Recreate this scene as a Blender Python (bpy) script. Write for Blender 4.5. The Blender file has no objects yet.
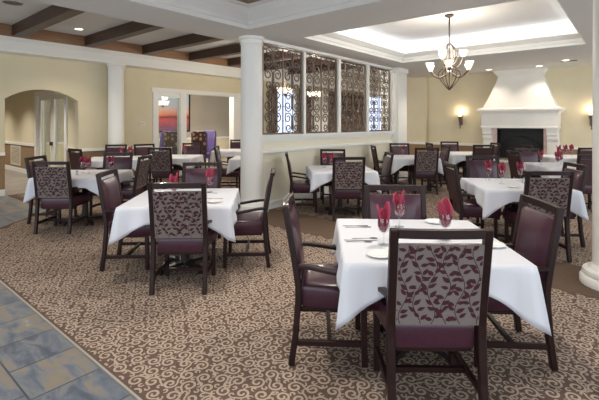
import bpy, bmesh, math, random
from mathutils import Vector, Matrix
random.seed(7)
S = bpy.context.scene
COL = S.collection
R = math.radians
PI = math.pi

# ------------------------------------------------------------------ frame of the place
# world X runs along the grille wall, world Y along the row of columns, origin at the middle column
CX, CY, EYE = -4.87, -5.15, 1.55
HEAD = 39.85
CA, SA = math.cos(R(HEAD)), math.sin(R(HEAD))
def at(r, d):                                    # metres right of / ahead of the standpoint -> room
    return (CX + CA*d + SA*r, CY + SA*d - CA*r)

# ------------------------------------------------------------------ materials
def lin(c):
    f = lambda v: v/12.92 if v <= .04045 else ((v+.055)/1.055)**2.4
    return tuple(f(v/255.) for v in c) + (1.,)
def mat(name, rgb, rough=.5, metal=0., emit=None, es=0., noise=None, coat=0., trans=0., bump=None, spec=.5, rgb2=None, nscale=8., alpha=1.):
    m = bpy.data.materials.new(name); m.use_nodes = True
    nt = m.node_tree; b = nt.nodes['Principled BSDF']
    b.inputs['Base Color'].default_value = lin(rgb)
    b.inputs['Roughness'].default_value = rough
    b.inputs['Metallic'].default_value = metal
    b.inputs['Specular IOR Level'].default_value = spec
    b.inputs['Coat Weight'].default_value = coat
    b.inputs['Transmission Weight'].default_value = trans
    b.inputs['Alpha'].default_value = alpha
    if emit:
        b.inputs['Emission Color'].default_value = lin(emit); b.inputs['Emission Strength'].default_value = es
    if rgb2 or bump:
        tc = nt.nodes.new('ShaderNodeTexCoord'); n = nt.nodes.new('ShaderNodeTexNoise')
        n.inputs['Scale'].default_value = nscale; n.inputs['Detail'].default_value = 4
        nt.links.new(tc.outputs['Object'], n.inputs['Vector'])
        if rgb2:
            r = nt.nodes.new('ShaderNodeValToRGB')
            r.color_ramp.elements[0].position = .35; r.color_ramp.elements[1].position = .65
            r.color_ramp.elements[0].color = lin(rgb); r.color_ramp.elements[1].color = lin(rgb2)
            nt.links.new(n.outputs['Fac'], r.inputs['Fac']); nt.links.new(r.outputs['Color'], b.inputs['Base Color'])
        if bump:
            bp = nt.nodes.new('ShaderNodeBump'); bp.inputs['Strength'].default_value = bump; bp.inputs['Distance'].default_value = .01
            nt.links.new(n.outputs['Fac'], bp.inputs['Height']); nt.links.new(bp.outputs['Normal'], b.inputs['Normal'])
    return m
M = {}
M['wall'] = mat('cream_paint', (219,208,177), .75, rgb2=(222,212,183), nscale=2)
M['divider'] = mat('pale_cream_paint', (236,230,208), .75, rgb2=(238,232,212), nscale=2)
M['dado'] = mat('brown_wallcovering', (150,124,92), .8, rgb2=(142,116,86), nscale=30)
M['white'] = mat('white_trim_paint', (236,235,230), .45)
M['ceil'] = mat('ceiling_paint', (214,213,210), .8, rgb2=(216,215,212), nscale=2)
M['tray'] = mat('tray_ceiling_paint', (236,236,236), .8)
M['grey_room'] = mat('grey_wall_paint', (176,170,156), .8, rgb2=(180,174,160), nscale=2)
M['stone'] = mat('mantel_plaster', (238,236,230), .55, rgb2=(234,232,225), nscale=3)
M['firebox'] = mat('firebox_black', (22,22,24), .5)
M['marble'] = mat('pink_marble', (226,200,192), .3, rgb2=(216,186,178), nscale=12)
M['cherry'] = mat('dark_mahogany', (31,14,14), .42, coat=.03, spec=.3, rgb2=(40,18,17), nscale=14)
M['leather'] = mat('burgundy_leather', (68,33,49), .31, coat=.15, bump=.1, nscale=60, rgb2=(62,30,46))
M['leather_dark'] = mat('maroon_back_weave', (54,28,31), .7, rgb2=(64,36,36), nscale=90)
M['fabric'] = mat('taupe_fabric', (116,107,103), .9, bump=.2, nscale=120)
M['leaf'] = mat('burgundy_leaf_weave', (62,20,31), .85)
M['stem'] = mat('dark_stem_weave', (52,28,32), .85)
M['cloth'] = mat('white_linen', (212,214,221), .8, bump=.12, nscale=14)
M['napkin'] = mat('rose_napkin', (162,54,80), .75, rgb2=(142,42,66), nscale=10)
M['china'] = mat('white_china', (240,240,238), .15)
M['steel'] = mat('polished_steel', (190,190,192), .2, metal=1)
M['iron'] = mat('bronze_iron', (104,92,84), .4, metal=.4, rgb2=(118,104,94), nscale=20)
M['nickel'] = mat('chandelier_bronze', (84,70,60), .4, metal=.6)
M['bulbglass'] = mat('lit_frosted_glass', (250,246,235), .4, emit=(255,240,212), es=1.4)
M['candle'] = mat('lit_sconce_glass', (250,235,205), .4, emit=(255,222,170), es=2)
M['downlens'] = mat('lit_downlight_lens', (250,248,240), .4, emit=(255,244,226), es=5)
M['pedestal'] = mat('table_base_black', (26,20,20), .4)
M['plastic'] = mat('white_plastic', (226,222,208), .4)
M['vent'] = mat('vent_white_metal', (214,205,188), .5)
M['purple'] = mat('violet_leather', (84,70,122), .45)
M['curtain'] = mat('brown_drapery', (96,76,64), .8, rgb2=(112,92,78), nscale=6)
M['sheer'] = mat('sheer_curtain', (232,228,222), .8)
M['dark'] = mat('black_speckle', (30,26,26), .6)
M['salt'] = mat('shaker_glass', (200,205,205), .1, spec=.6)
M['grout'] = mat('threshold_strip', (176,172,164), .4, metal=.3)

def glass(name, tint=(248,250,250), amt=.06):
    m = bpy.data.materials.new(name); m.use_nodes = True; nt = m.node_tree
    b = nt.nodes['Principled BSDF']; out = nt.nodes['Material Output']
    t = nt.nodes.new('ShaderNodeBsdfTransparent'); g = nt.nodes.new('ShaderNodeBsdfGlossy'); x = nt.nodes.new('ShaderNodeMixShader')
    f = nt.nodes.new('ShaderNodeLayerWeight'); f.inputs['Blend'].default_value = .2
    a = nt.nodes.new('ShaderNodeMath'); a.operation = 'MULTIPLY_ADD'; a.inputs[1].default_value = .35; a.inputs[2].default_value = amt
    nt.links.new(f.outputs['Facing'], a.inputs[0])
    t.inputs[0].default_value = lin(tint); g.inputs['Roughness'].default_value = .04
    nt.links.new(a.outputs[0], x.inputs[0]); nt.links.new(t.outputs[0], x.inputs[1]); nt.links.new(g.outputs[0], x.inputs[2])
    nt.links.new(x.outputs[0], out.inputs['Surface']); nt.nodes.remove(b)
    return m
M['glass'] = glass('clear_glass')
M['pane'] = glass('window_pane', (225,230,232), .02)

def wood_mat(name, c1, c2, rough=.45, scale=(1,12,12)):
    m = mat(name, c1, rough); nt = m.node_tree; b = nt.nodes['Principled BSDF']
    tc = nt.nodes.new('ShaderNodeTexCoord'); mp = nt.nodes.new('ShaderNodeMapping'); n = nt.nodes.new('ShaderNodeTexNoise')
    mp.inputs['Scale'].default_value = scale; n.inputs['Scale'].default_value = 2.5; n.inputs['Detail'].default_value = 6
    r = nt.nodes.new('ShaderNodeValToRGB'); r.color_ramp.elements[0].position = .3; r.color_ramp.elements[1].position = .7
    r.color_ramp.elements[0].color = lin(c1); r.color_ramp.elements[1].color = lin(c2)
    nt.links.new(tc.outputs['Object'], mp.inputs[0]); nt.links.new(mp.outputs[0], n.inputs['Vector'])
    nt.links.new(n.outputs['Fac'], r.inputs[0]); nt.links.new(r.outputs[0], b.inputs['Base Color'])
    return m
M['beam'] = wood_mat('walnut_beam', (54,36,28), (76,53,41), scale=(14,1,14))
M['fascia'] = wood_mat('oak_fascia', (140,104,76), (160,122,92), scale=(1,10,10))
M['panelwood'] = wood_mat('coffer_wood', (120,92,66), (144,112,82), scale=(2,10,2))

def tile_mat():
    m = mat('slate_tile', (110,115,125), .35); nt = m.node_tree; b = nt.nodes['Principled BSDF']
    N = nt.nodes.new; L = nt.links.new
    tc = N('ShaderNodeTexCoord'); mp = N('ShaderNodeMapping'); mp.inputs['Rotation'].default_value = (0,0,R(90))
    L(tc.outputs['Object'], mp.inputs[0])
    br = N('ShaderNodeTexBrick'); br.inputs['Scale'].default_value = 1.0
    br.inputs['Brick Width'].default_value = .62; br.inputs['Row Height'].default_value = .41; br.inputs['Mortar Size'].default_value = .006
    br.offset = .37; br.squash = .62; br.squash_frequency = 2
    br.inputs['Color1'].default_value = (.15,.15,.15,1); br.inputs['Color2'].default_value = (.85,.85,.85,1); br.inputs['Mortar'].default_value = (.5,.5,.5,1)
    L(mp.outputs[0], br.inputs['Vector'])
    n1 = N('ShaderNodeTexNoise'); n1.inputs['Scale'].default_value = 4.6; n1.inputs['Detail'].default_value = 8; n1.inputs['Roughness'].default_value = .62; n1.inputs['Distortion'].default_value = .8
    mp2 = N('ShaderNodeMapping'); mp2.inputs['Scale'].default_value = (1.9,.7,1); mp2.inputs['Rotation'].default_value=(0,0,R(20))
    L(tc.outputs['Object'], mp2.inputs[0]); L(mp2.outputs[0], n1.inputs['Vector'])
    add = N('ShaderNodeMath'); add.operation = 'MULTIPLY_ADD'; add.inputs[1].default_value = .22
    L(br.outputs['Color'], add.inputs[0]); 
    sub = N('ShaderNodeMath'); sub.operation = 'SUBTRACT'; sub.inputs[1].default_value = .11
    L(n1.outputs['Fac'], sub.inputs[0]); L(sub.outputs[0], add.inputs[2])
    rp = N('ShaderNodeValToRGB'); e = rp.color_ramp.elements
    e[0].position = .3; e[0].color = lin((78,84,96)); e[1].position = .74; e[1].color = lin((156,148,134))
    for p, c in ((.42,(100,108,120)),(.5,(118,122,126)),(.58,(136,124,108)),(.66,(124,128,128))):
        q = rp.color_ramp.elements.new(p); q.color = lin(c)
    L(add.outputs[0], rp.inputs[0])
    mx = N('ShaderNodeMixRGB'); mx.inputs[2].default_value = lin((70,72,82)); L(br.outputs['Fac'], mx.inputs[0]); L(rp.outputs[0], mx.inputs[1])
    L(mx.outputs[0], b.inputs['Base Color'])
    return m
M['tile'] = tile_mat()
M['carpet'] = mat('carpet_brown', (104,86,78), .95, spec=.1, rgb2=(95,78,70), nscale=40)
M['scroll'] = mat('carpet_scroll_beige', (172,155,139), .95, spec=.1)
M['band'] = mat('carpet_border_brown', (98,82,69), .95, spec=.1, rgb2=(104,87,74), nscale=60)
M['floor_hall'] = mat('hall_floor', (150,140,128), .4, rgb2=(128,120,114), nscale=3)

def sunset_mat():
    m = mat('sunset_print', (200,120,120), .35); nt = m.node_tree; b = nt.nodes['Principled BSDF']
    tc = nt.nodes.new('ShaderNodeTexCoord'); sp = nt.nodes.new('ShaderNodeSeparateXYZ'); n = nt.nodes.new('ShaderNodeTexNoise')
    n.inputs['Scale'].default_value = 3
    rp = nt.nodes.new('ShaderNodeValToRGB'); e = rp.color_ramp.elements
    e[0].position = 0; e[0].color = lin((120,84,112)); e[1].position = 1; e[1].color = lin((196,214,226))
    for p, c in ((.18,(168,90,110)),(.33,(226,92,84)),(.4,(120,60,76)),(.44,(242,128,92)),(.56,(244,186,160)),(.7,(206,210,222))):
        q = e.new(p); q.color = lin(c)
    a = nt.nodes.new('ShaderNodeMath'); a.operation = 'MULTIPLY_ADD'; a.inputs[1].default_value = .08
    nt.links.new(tc.outputs['Generated'], sp.inputs[0]); nt.links.new(tc.outputs['Generated'], n.inputs['Vector'])
    nt.links.new(n.outputs['Fac'], a.inputs[0]); nt.links.new(sp.outputs['Z'], a.inputs[2]); nt.links.new(a.outputs[0], rp.inputs[0])
    nt.links.new(rp.outputs[0], b.inputs['Base Color'])
    return m
M['sunset'] = sunset_mat()
M['daylight'] = mat('daylit_sky_outside', (200,215,240), .9, emit=(196,212,245), es=1.5)

def dots_mat():
    m = mat('medallion_fabric', (70,52,48), .85); nt = m.node_tree; b = nt.nodes['Principled BSDF']
    tc = nt.nodes.new('ShaderNodeTexCoord'); v = nt.nodes.new('ShaderNodeTexVoronoi'); v.inputs['Scale'].default_value = 7; v.inputs['Randomness'].default_value = .6
    rp = nt.nodes.new('ShaderNodeValToRGB'); rp.color_ramp.interpolation = 'CONSTANT'
    e = rp.color_ramp.elements; e[0].color = lin((170,136,104)); e[1].position = .38; e[1].color = lin((64,46,46))
    nt.links.new(tc.outputs['Object'], v.inputs['Vector']); nt.links.new(v.outputs['Distance'], rp.inputs[0]); nt.links.new(rp.outputs[0], b.inputs['Base Color'])
    return m
M['dots'] = dots_mat()

# ------------------------------------------------------------------ mesh helpers
class MB:
    def __init__(s): s.v = []; s.f = []; s.mi = []; s.m = 0
    def quad(s, *p):
        k = len(s.v); s.v += [tuple(q) for q in p]; s.f.append(tuple(range(k, k+len(p)))); s.mi.append(s.m); return s
    def box(s, x0, x1, y0, y1, z0, z1):
        k = len(s.v)
        s.v += [(x0,y0,z0),(x1,y0,z0),(x1,y1,z0),(x0,y1,z0),(x0,y0,z1),(x1,y0,z1),(x1,y1,z1),(x0,y1,z1)]
        for f in ((0,3,2,1),(4,5,6,7),(0,1,5,4),(1,2,6,5),(2,3,7,6),(3,0,4,7)):
            s.f.append(tuple(k+i for i in f)); s.mi.append(s.m)
        return s
    def sweep(s, secs):                           # closed rings of equal length, capped
        k = len(s.v); n = len(secs[0])
        for r in secs: s.v += [tuple(p) for p in r]
        for i in range(len(secs)-1):
            for j in range(n):
                a = k+i*n+j; b = k+i*n+(j+1) % n
                s.f.append((a, b, b+n, a+n)); s.mi.append(s.m)
        s.f.append(tuple(k+j for j in reversed(range(n)))); s.mi.append(s.m)
        s.f.append(tuple(k+(len(secs)-1)*n+j for j in range(n))); s.mi.append(s.m)
        return s
    def bar(s, pts, w, t, side=(1,0,0)):          # rectangular section along a polyline; w along side
        sd = Vector(side); secs = []
        P = [Vector(p) for p in pts]
        for i, p in enumerate(P):
            d = (P[min(i+1, len(P)-1)] - P[max(i-1, 0)]).normalized()
            u = (sd - d*sd.dot(d)).normalized(); n = d.cross(u)
            secs.append([p-u*w/2-n*t/2, p+u*w/2-n*t/2, p+u*w/2+n*t/2, p-u*w/2+n*t/2])
        return s.sweep(secs)
    def tube(s, pts, r, n=6):
        P = [Vector(p) for p in pts]; secs = []; u = None
        for i, p in enumerate(P):
            d = (P[min(i+1, len(P)-1)] - P[max(i-1, 0)]).normalized()
            if u is None: u = d.orthogonal().normalized()
            u = (u - d*u.dot(d))
            u = u.normalized() if u.length > 1e-6 else d.orthogonal().normalized()
            w = d.cross(u); rr = r[i] if isinstance(r, (list, tuple)) else r
            secs.append([p + (u*math.cos(2*PI*j/n) + w*math.sin(2*PI*j/n))*rr for j in range(n)])
        return s.sweep(secs)
    def lathe(s, prof, n=24, c=(0,0)):
        k = len(s.v)
        for (r, z) in prof:
            for j in range(n): s.v.append((c[0]+r*math.cos(2*PI*j/n), c[1]+r*math.sin(2*PI*j/n), z))
        for i in range(len(prof)-1):
            for j in range(n):
                a = k+i*n+j; b = k+i*n+(j+1) % n
                s.f.append((a, b, b+n, a+n)); s.mi.append(s.m)
        s.f.append(tuple(k+j for j in reversed(range(n)))); s.mi.append(s.m)
        s.f.append(tuple(k+(len(prof)-1)*n+j for j in range(n))); s.mi.append(s.m)
        return s
    def ring(s, prof, n=24):                      # closed profile revolved (no caps)
        k = len(s.v); m = len(prof)
        for (r, z) in prof:
            for j in range(n): s.v.append((r*math.cos(2*PI*j/n), r*math.sin(2*PI*j/n), z))
        for i in range(m):
            for j in range(n):
                a = k+i*n+j; b = k+i*n+(j+1) % n; c = k+((i+1) % m)*n+(j+1) % n; d = k+((i+1) % m)*n+j
                s.f.append((a, b, c, d)); s.mi.append(s.m)
        return s
    def prism(s, poly, axis, a, b):               # polygon of 2-D points extruded along an axis
        def P(p, t): return {'x': (t, p[0], p[1]), 'y': (p[0], t, p[1]), 'z': (p[0], p[1], t)}[axis]
        return s.sweep([[P(p, a) for p in poly], [P(p, b) for p in poly]])
    def build(s, name, mats, parent=None, smooth=False, bevel=0, segs=2, fix=True):
        me = bpy.data.meshes.new(name); me.from_pydata(s.v, [], s.f)
        mats = mats if isinstance(mats, (list, tuple)) else [mats]
        for m in mats: me.materials.append(m)
        me.polygons.foreach_set('material_index', s.mi)
        if fix or bevel:
            bm = bmesh.new(); bm.from_mesh(me)
            if fix: bmesh.ops.recalc_face_normals(bm, faces=bm.faces)
            if bevel: bmesh.ops.bevel(bm, geom=bm.edges[:], offset=bevel, segments=segs, profile=.5, affect='EDGES', clamp_overlap=True)
            bm.to_mesh(me); bm.free()
        if smooth: me.shade_smooth() if smooth is True else me.set_sharp_from_angle(angle=smooth)
        me.update()
        o = bpy.data.objects.new(name, me); COL.objects.link(o)
        if parent: o.parent = parent
        return o
def tag(o, label, cat, group=None):
    o['label'] = label; o['category'] = cat
    if group: o['group'] = group
    return o
def thing(name, label, cat, loc=(0,0,0), rz=0, group=None):
    o = bpy.data.objects.new(name, None); COL.objects.link(o); o.location = loc; o.rotation_euler = (0,0,rz)
    o.empty_display_size = .1
    return tag(o, label, cat, group)
def struct(o): o['kind'] = 'structure'; return o
def copy_tree(o, parent=None):
    c = o.copy(); COL.objects.link(c); c.parent = parent
    for ch in o.children: copy_tree(ch, c)
    return c
def bx(name, m, *b, parent=None, bevel=0):
    return MB().box(*b).build(name, m, parent, bevel=bevel)
def smooth_ang(o, deg=35):
    o.data.shade_smooth(); o.data.set_sharp_from_angle(angle=R(deg)); return o

# ------------------------------------------------------------------ floor
f = MB(); f.box(-9, 16, -9, 14, -.1, 0)
struct(f.build('floor', M['floor_hall']))
tl = MB()
tl.prism([(-9,-9),(-3.72,-9),(-3.72,1.55),(-2.25,2.85),(-2.25,5.2),(-9,5.2)], 'z', 0.0005, .004)
struct(tl.build('floor_tile', M['tile']))
# carpet with woven scrolls (one mesh, two yarn colours)
def spiral(cx, cy, a0, rad, turns, hand, n, r0=.18):
    out = []
    for i in range(n+1):
        t = i/n; rr = rad*(r0+(1-r0)*t**.85); a = a0 + hand*turns*2*PI*(t-1)
        out.append((cx+rr*math.cos(a), cy+rr*math.sin(a)))
    return out
def ribbon(mb, pts, w, z):
    n = len(pts); k = len(mb.v)
    for i, p in enumerate(pts):
        q0 = pts[max(i-1,0)]; q1 = pts[min(i+1,n-1)]
        dx, dy = q1[0]-q0[0], q1[1]-q0[1]; L = math.hypot(dx, dy) or 1
        ww = w*(.55+.45*math.sin(PI*min(1, .15+i/(n-1)*.85)))
        mb.v.append((p[0]-dy/L*ww/2, p[1]+dx/L*ww/2, z)); mb.v.append((p[0]+dy/L*ww/2, p[1]-dx/L*ww/2, z))
    for i in range(n-1):
        if pts[i][0] < -3.685 or pts[i+1][0] < -3.685: continue
        a = k+2*i; mb.f.append((a, a+1, a+3, a+2)); mb.mi.append(mb.m)
cp = MB()
cp.prism([(-3.70,-9),(7.88,-9),(7.88,5.18),(-2.23,5.18),(-2.23,2.86),(-3.70,1.56)], 'z', 0.0005, .006)
cp.m = 1
step = .112
ny = int(13/(step*.866)); nx = int(12/step)
for iy in range(ny):
    for ix in range(nx):
        x = -3.69 + ix*step + (iy % 2)*step/2 + random.uniform(-.008,.008); y = -7.2 + iy*step*.866 + random.uniform(-.008,.008)
        if x > 7.8 or y > 5.1 or x < -3.70: continue
        if y > 1.3 and (x+3.7) < (y-1.45)*1.13 and x < -2.1: continue
        rx, ry = x-CX, y-CY; d = rx*CA+ry*SA; r = rx*SA-ry*CA
        if d < 1.2 or d > 10.8 or abs(r) > .95*d+.9: continue
        if -.45 < x < .42 and y < -.2: continue
        n = 18 if d < 4.5 else (12 if d < 7 else 8)
        a = random.uniform(0, 2*PI); h = random.choice((-1,1)); z = .0064+random.random()*.0016
        sp_ = spiral(x, y, a, step*.39*random.uniform(.9,1.08), 1.35, h, n, .16)
        ex, ey = sp_[-1]; tx, ty = -h*math.sin(a), h*math.cos(a); nx_, ny_ = math.cos(a), math.sin(a)
        tail = [(ex+tx*step*.22+nx_*step*.03, ey+ty*step*.22+ny_*step*.03), (ex+tx*step*.40+nx_*step*.13, ey+ty*step*.40+ny_*step*.13), (ex+tx*step*.46+nx_*step*.28, ey+ty*step*.46+ny_*step*.28), (ex+tx*step*.36+nx_*step*.36, ey+ty*step*.36+ny_*step*.36)]
        ribbon(cp, sp_+tail, .0155, z)
        for q in (1, 3):
            k = PI/6*q*1 + (PI/3 if q == 3 else 0) - PI/3*(q == 1) + PI/3
            gx, gy = x+step*.577*math.cos(k), y+step*.577*math.sin(k)
            ribbon(cp, spiral(gx, gy, random.uniform(0, 2*PI), step*.17, .8, -h, max(5, n//3), .35), .013, z+.0002)
struct(cp.build('floor_carpet', [M['carpet'], M['scroll']], fix=False))
struct(bx('floor_border', M['band'], -.45, .42, -7, -.12, .0061, .0086))
ts = MB(); ts.box(-3.712, -3.698, -9, 1.56, .001, .0085)
struct(ts.build('trim_1', M['grout']))

# ------------------------------------------------------------------ ceilings
Z0 = 3.03
ce = MB()
def slab(x0, x1, y0, y1, z0=Z0, z1=Z0+.06): ce.box(x0, x1, y0, y1, z0, z1)
slab(-9, -6.6, -9, .48); slab(-6.6, -.46, -9, -6.2); slab(-6.6, -.46, -.42, .48)
slab(-.46, .55, -9, .48); slab(.55, 4.4, -9, -4.42); slab(.55, 4.4, -.7, .48); slab(4.4, 7.95, -9, .48)
slab(7.95, 15, .3, .48)
struct(ce.build('ceiling', M['ceil']))
# wood-lined coffer near the entrance
c1 = MB(); c1.box(-6.8, -.26, -6.4, -.22, 3.36, 3.4)
struct(c1.build('ceiling_coffer', M['panelwood']))
def crown(name, m, x0, x1, y0, y1, prof):
    """moulding frame round a rectangular opening; prof = (outset, z) pairs"""
    mb = MB(); k = 0; rings = []
    for (o, z) in prof:
        rings.append([(x0-o,y0-o,z),(x1+o,y0-o,z),(x1+o,y1+o,z),(x0-o,y1+o,z)])
    for r in rings: mb.v += r
    for i in range(len(rings)-1):
        for j in range(4):
            a = i*4+j; b = i*4+(j+1) % 4; mb.f.append((a, b, b+4, a+4)); mb.mi.append(0)
    o = mb.build(name, m, fix=False); struct(o); return o
crown('trim_2', M['ceil'], -6.6, -.46, -6.2, -.42, [(0,Z0-.001),(-.015,Z0-.001),(-.015,Z0+.06),(-.03,Z0+.07),(-.03,Z0+.12),(-.1,Z0+.2),(-.13,Z0+.26),(-.13,Z0+.29),(-.19,Z0+.31),(-.19,Z0+.34)])
# lit tray over the main dining room
TX0, TX1, TY0, TY1 = .55, 4.4, -4.42, -.7
crown('trim_3', M['white'], TX0, TX1, TY0, TY1, [(0,Z0-.001),(-.015,Z0-.001),(-.015,Z0+.05),(-.03,Z0+.06),(-.03,Z0+.12),(-.07,Z0+.14),(-.12,Z0+.19),(-.12,Z0+.215),(-.06,Z0+.22),(0.18,Z0+.16),(.2,Z0+.16)])
tr = MB(); tr.box(TX0-.42, TX1+.42, TY0-.42, TY1+.42, 3.5, 3.54)
tr.box(TX0-.42, TX0-.36, TY0-.42, TY1+.42, Z0+.05, 3.5); tr.box(TX1+.36, TX1+.42, TY0-.42, TY1+.42, Z0+.05, 3.5)
tr.box(TX0-.36, TX1+.36, TY0-.42, TY0-.36, Z0+.05, 3.5); tr.box(TX0-.36, TX1+.36, TY1+.36, TY1+.42, Z0+.05, 3.5)
struct(tr.build('ceiling_tray', M['tray']))
# beamed recess along the left wall
ZR = 3.56
rc = MB(); rc.box(-9, 15, .3, 5.2, ZR, ZR+.04); rc.box(-9, 15, .3, .48, Z0+.06, ZR)
struct(rc.build('ceiling_recess', M['ceil']))
struct(bx('trim_4', M['fascia'], -9, 5.2, 4.68, 5.2, 3.32, ZR))
struct(bx('trim_13', M['white'], 5.2, 15, 4.68, 5.2, 3.32, ZR))
wb = MB(); wb.box(-9, 15, 4.74, 5.2, 3.06, 3.24); wb.box(-9, 15, 4.70, 5.2, 3.24, 3.32); wb.box(-9,15,4.77,5.2,3.02,3.06)
struct(wb.build('trim_5', M['white']))
k = 0
bwords = ['far left of the row, cut by the frame', 'second from the left, above the archway', 'third from the left, left of the small column', 'above the small left column', 'right of the small left column', 'just left of the middle column', 'behind the top of the grille panels', 'deepest of the row, seen through the grilles']
for i, u in enumerate([-3.60, -2.18, -.76, .66, 2.08, 3.50, 4.92, 6.34]):
    bm_ = MB().box(-.1, .1, .48, 4.68, 3.33, ZR).build('ceiling_beam', M['beam'], bevel=.008)
    bm_.location.x = u
    tag(bm_, 'dark walnut ceiling beam ' + bwords[i], 'beam', 'walnut beams over the left aisle')

# ------------------------------------------------------------------ left wall with archway and glazed opening
WY = 5.2
def wall_with_dado(name, mb_fn, m): pass
AX0, AX1, SPR, ATOP = -2.27, -.79, 2.07, 2.31
wl = MB()
wl.box(-9, AX0, WY, WY+.18, 0, 3.6)
rise = ATOP-SPR; hw = (AX1-AX0)/2; rad = (hw*hw+rise*rise)/(2*rise); xc = (AX0+AX1)/2; zc = ATOP-rad
pts = []
for i in range(17):
    x = AX0+(AX1-AX0)*i/16; pts.append((x, zc+math.sqrt(max(0, rad*rad-(x-xc)**2))))
wl.prism(pts+[(AX1,3.6),(AX0,3.6)], 'y', WY, WY+.18)
wl.box(AX1, 1.16, WY, WY+.18, 0, 3.6)
wl.box(1.16, 4.46, WY, WY+.18, 2.5, 3.6)
wl.box(4.46, 5.6, WY, WY+.18, 0, 3.6)
struct(wl.build('wall_left', M['wall']))
dd = MB()
for (a, b) in ((-9, AX0), (AX1, 1.16), (4.46, 5.6)): dd.box(a, b, WY-.012, WY, .14, .86)
struct(dd.build('wall_left_dado', M['dado']))
rr_ = MB()
for (a, b) in ((-9, AX0), (AX1, 1.16), (4.46, 5.6)):
    rr_.box(a, b, WY-.045, WY, .86, .885); rr_.box(a, b, WY-.03, WY, .885, .93)
struct(rr_.build('trim_6', M['white']))
bb = MB()
for (a, b) in ((-9, AX0), (AX1, 1.16), (4.46, 5.6)): bb.box(a, b, WY-.02, WY, 0, .12); bb.box(a, b, WY-.014, WY, .12, .14)
struct(bb.build('baseboard_left', M['white']))
# glazed opening: frame, sidelight with pane
d1 = MB()
d1.box(1.16, 1.31, WY-.03, WY+.2, 0, 2.42); d1.box(2.05, 2.25, WY-.02, WY+.16, 0, 2.42); d1.box(4.08, 4.46, WY-.03, WY+.2, 0, 2.42); d1.box(1.1, 4.5, WY-.04, WY+.2, 2.42, 2.54)
d1.box(1.22, 2.05, WY+.03, WY+.1, 2.3, 2.42); d1.box(1.22, 2.05, WY+.03, WY+.1, 0, .25); d1.box(1.31,1.36,WY+.03,WY+.1,.25,2.3)
door1 = struct(d1.build('door_1', M['white']))
bx('pane', M['pane'], 1.3, 2.05, WY+.06, WY+.07, .25, 2.3, parent=door1)
# corridor behind the archway
co = MB(); co.box(-.7, -.55, WY+.18, 6.2, 0, 2.75); co.box(-.7, -.55, 8.3, 13, 0, 2.75); co.box(-.7, -.55, 6.2, 8.3, 2.35, 2.75)
co.box(-5, -.55, 13, 13.1, 0, 2.75); co.box(-5, -4.9, WY+.18, 13, 0, 2.75)
struct(co.build('wall_corridor', M['wall']))
struct(bx('ceiling_corridor', M['ceil'], -5, -.55, WY+.18, 13.1, 2.72, 2.78))
cd = MB()
for a, b in ((WY+.18, 6.1), (8.4, 13)): cd.box(-.712, -.7, a, b, .14, .86)
struct(cd.build('wall_corridor_dado', M['dado']))
ct = MB()
for a, b in ((WY+.18, 6.1), (8.4, 13)): ct.box(-.74, -.7, a, b, .86, .93); ct.box(-.72, -.7, a, b, 0, .14)
struct(ct.build('trim_7', M['white']))
d2 = MB(); d2.box(-.74, -.52, 6.08, 6.22, 0, 2.46); d2.box(-.74, -.52, 8.28, 8.42, 0, 2.46); d2.box(-.74, -.52, 6.22, 8.28, 2.34, 2.46)
for y0 in (6.22, 7.25):
    d2.box(-.66, -.6, y0, y0+.14, 0, 2.34); d2.box(-.66, -.6, y0+.89, y0+1.03, 0, 2.34); d2.box(-.66,-.6,y0+.14,y0+.89,0,.25); d2.box(-.66,-.6,y0+.14,y0+.89,2.2,2.34)
door2 = struct(d2.build('door_2', M['white']))
for y0 in (6.36, 7.39): bx('pane', M['pane'], -.635, -.625, y0, y0+.75, .25, 2.2, parent=door2)
hk = MB(); hk.box(-.72, -.66, 7.2, 7.3, .93, 1.03); hk.build('door_handle', M['dark'], door2, bevel=.01)
# room behind the corridor doors
hb = MB(); hb.box(2.6, 2.7, 5.4, 12, 0, 2.8); 
vt = thing('wall_vent', 'white louvred air return grille low on the corridor wall beyond the archway', 'vent', (-.7, 10.2, .2))
v1 = MB(); v1.box(-.03,0,-.5,-.42,0,.62); v1.box(-.03,0,.42,.5,0,.62); v1.box(-.03,0,-.42,.42,0,.06); v1.box(-.03,0,-.42,.42,.56,.62)
v1.build('frame', M['vent'], vt)
v2 = MB()
for i in range(12): v2.box(-.022, -.002, -.42, .42, .07+i*.041, .095+i*.041)
v2.build('louvres', M['vent'], vt)

# private dining room beyond the glazed opening
pr = MB(); pr.box(-.55, 8.2, 9.2, 9.35, 0, 3.0); pr.box(8.2, 8.35, WY+.18, 9.35, 0, 3.0)
struct(pr.build('wall_private_room', M['grey_room']))
struct(bx('wall_private_side', M['grey_room'], -.5, -.4, 8.5, 9.2, 0, 3))
struct(bx('ceiling_private_room', M['ceil'], -.55, 8.35, WY+.18, 9.35, 2.98, 3.04))
pd = MB(); pd.box(-.4, 8.2, 9.185, 9.2, 0, .87)
struct(pd.build('wall_private_dado', M['wall']))
struct(bx('trim_8', M['white'], -.4, 8.2, 9.15, 9.2, .87, .94))
sp = thing('sunset_picture', 'framed sunset seascape print on the wall of the private room behind glass', 'picture', (4.3, 9.2, 1.25))
MB().box(-.80, .80, -.035, -.02, 0, 1.5).build('print', M['sunset'], sp)
fr = MB(); fr.box(-.86,-.80,-.05,-.001,-.06,1.56); fr.box(.80,.86,-.05,-.001,-.06,1.56); fr.box(-.80,.80,-.05,-.001,-.06,0); fr.box(-.80,.80,-.05,-.001,1.5,1.56)
fr.build('frame', M['dark'], sp)

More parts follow.
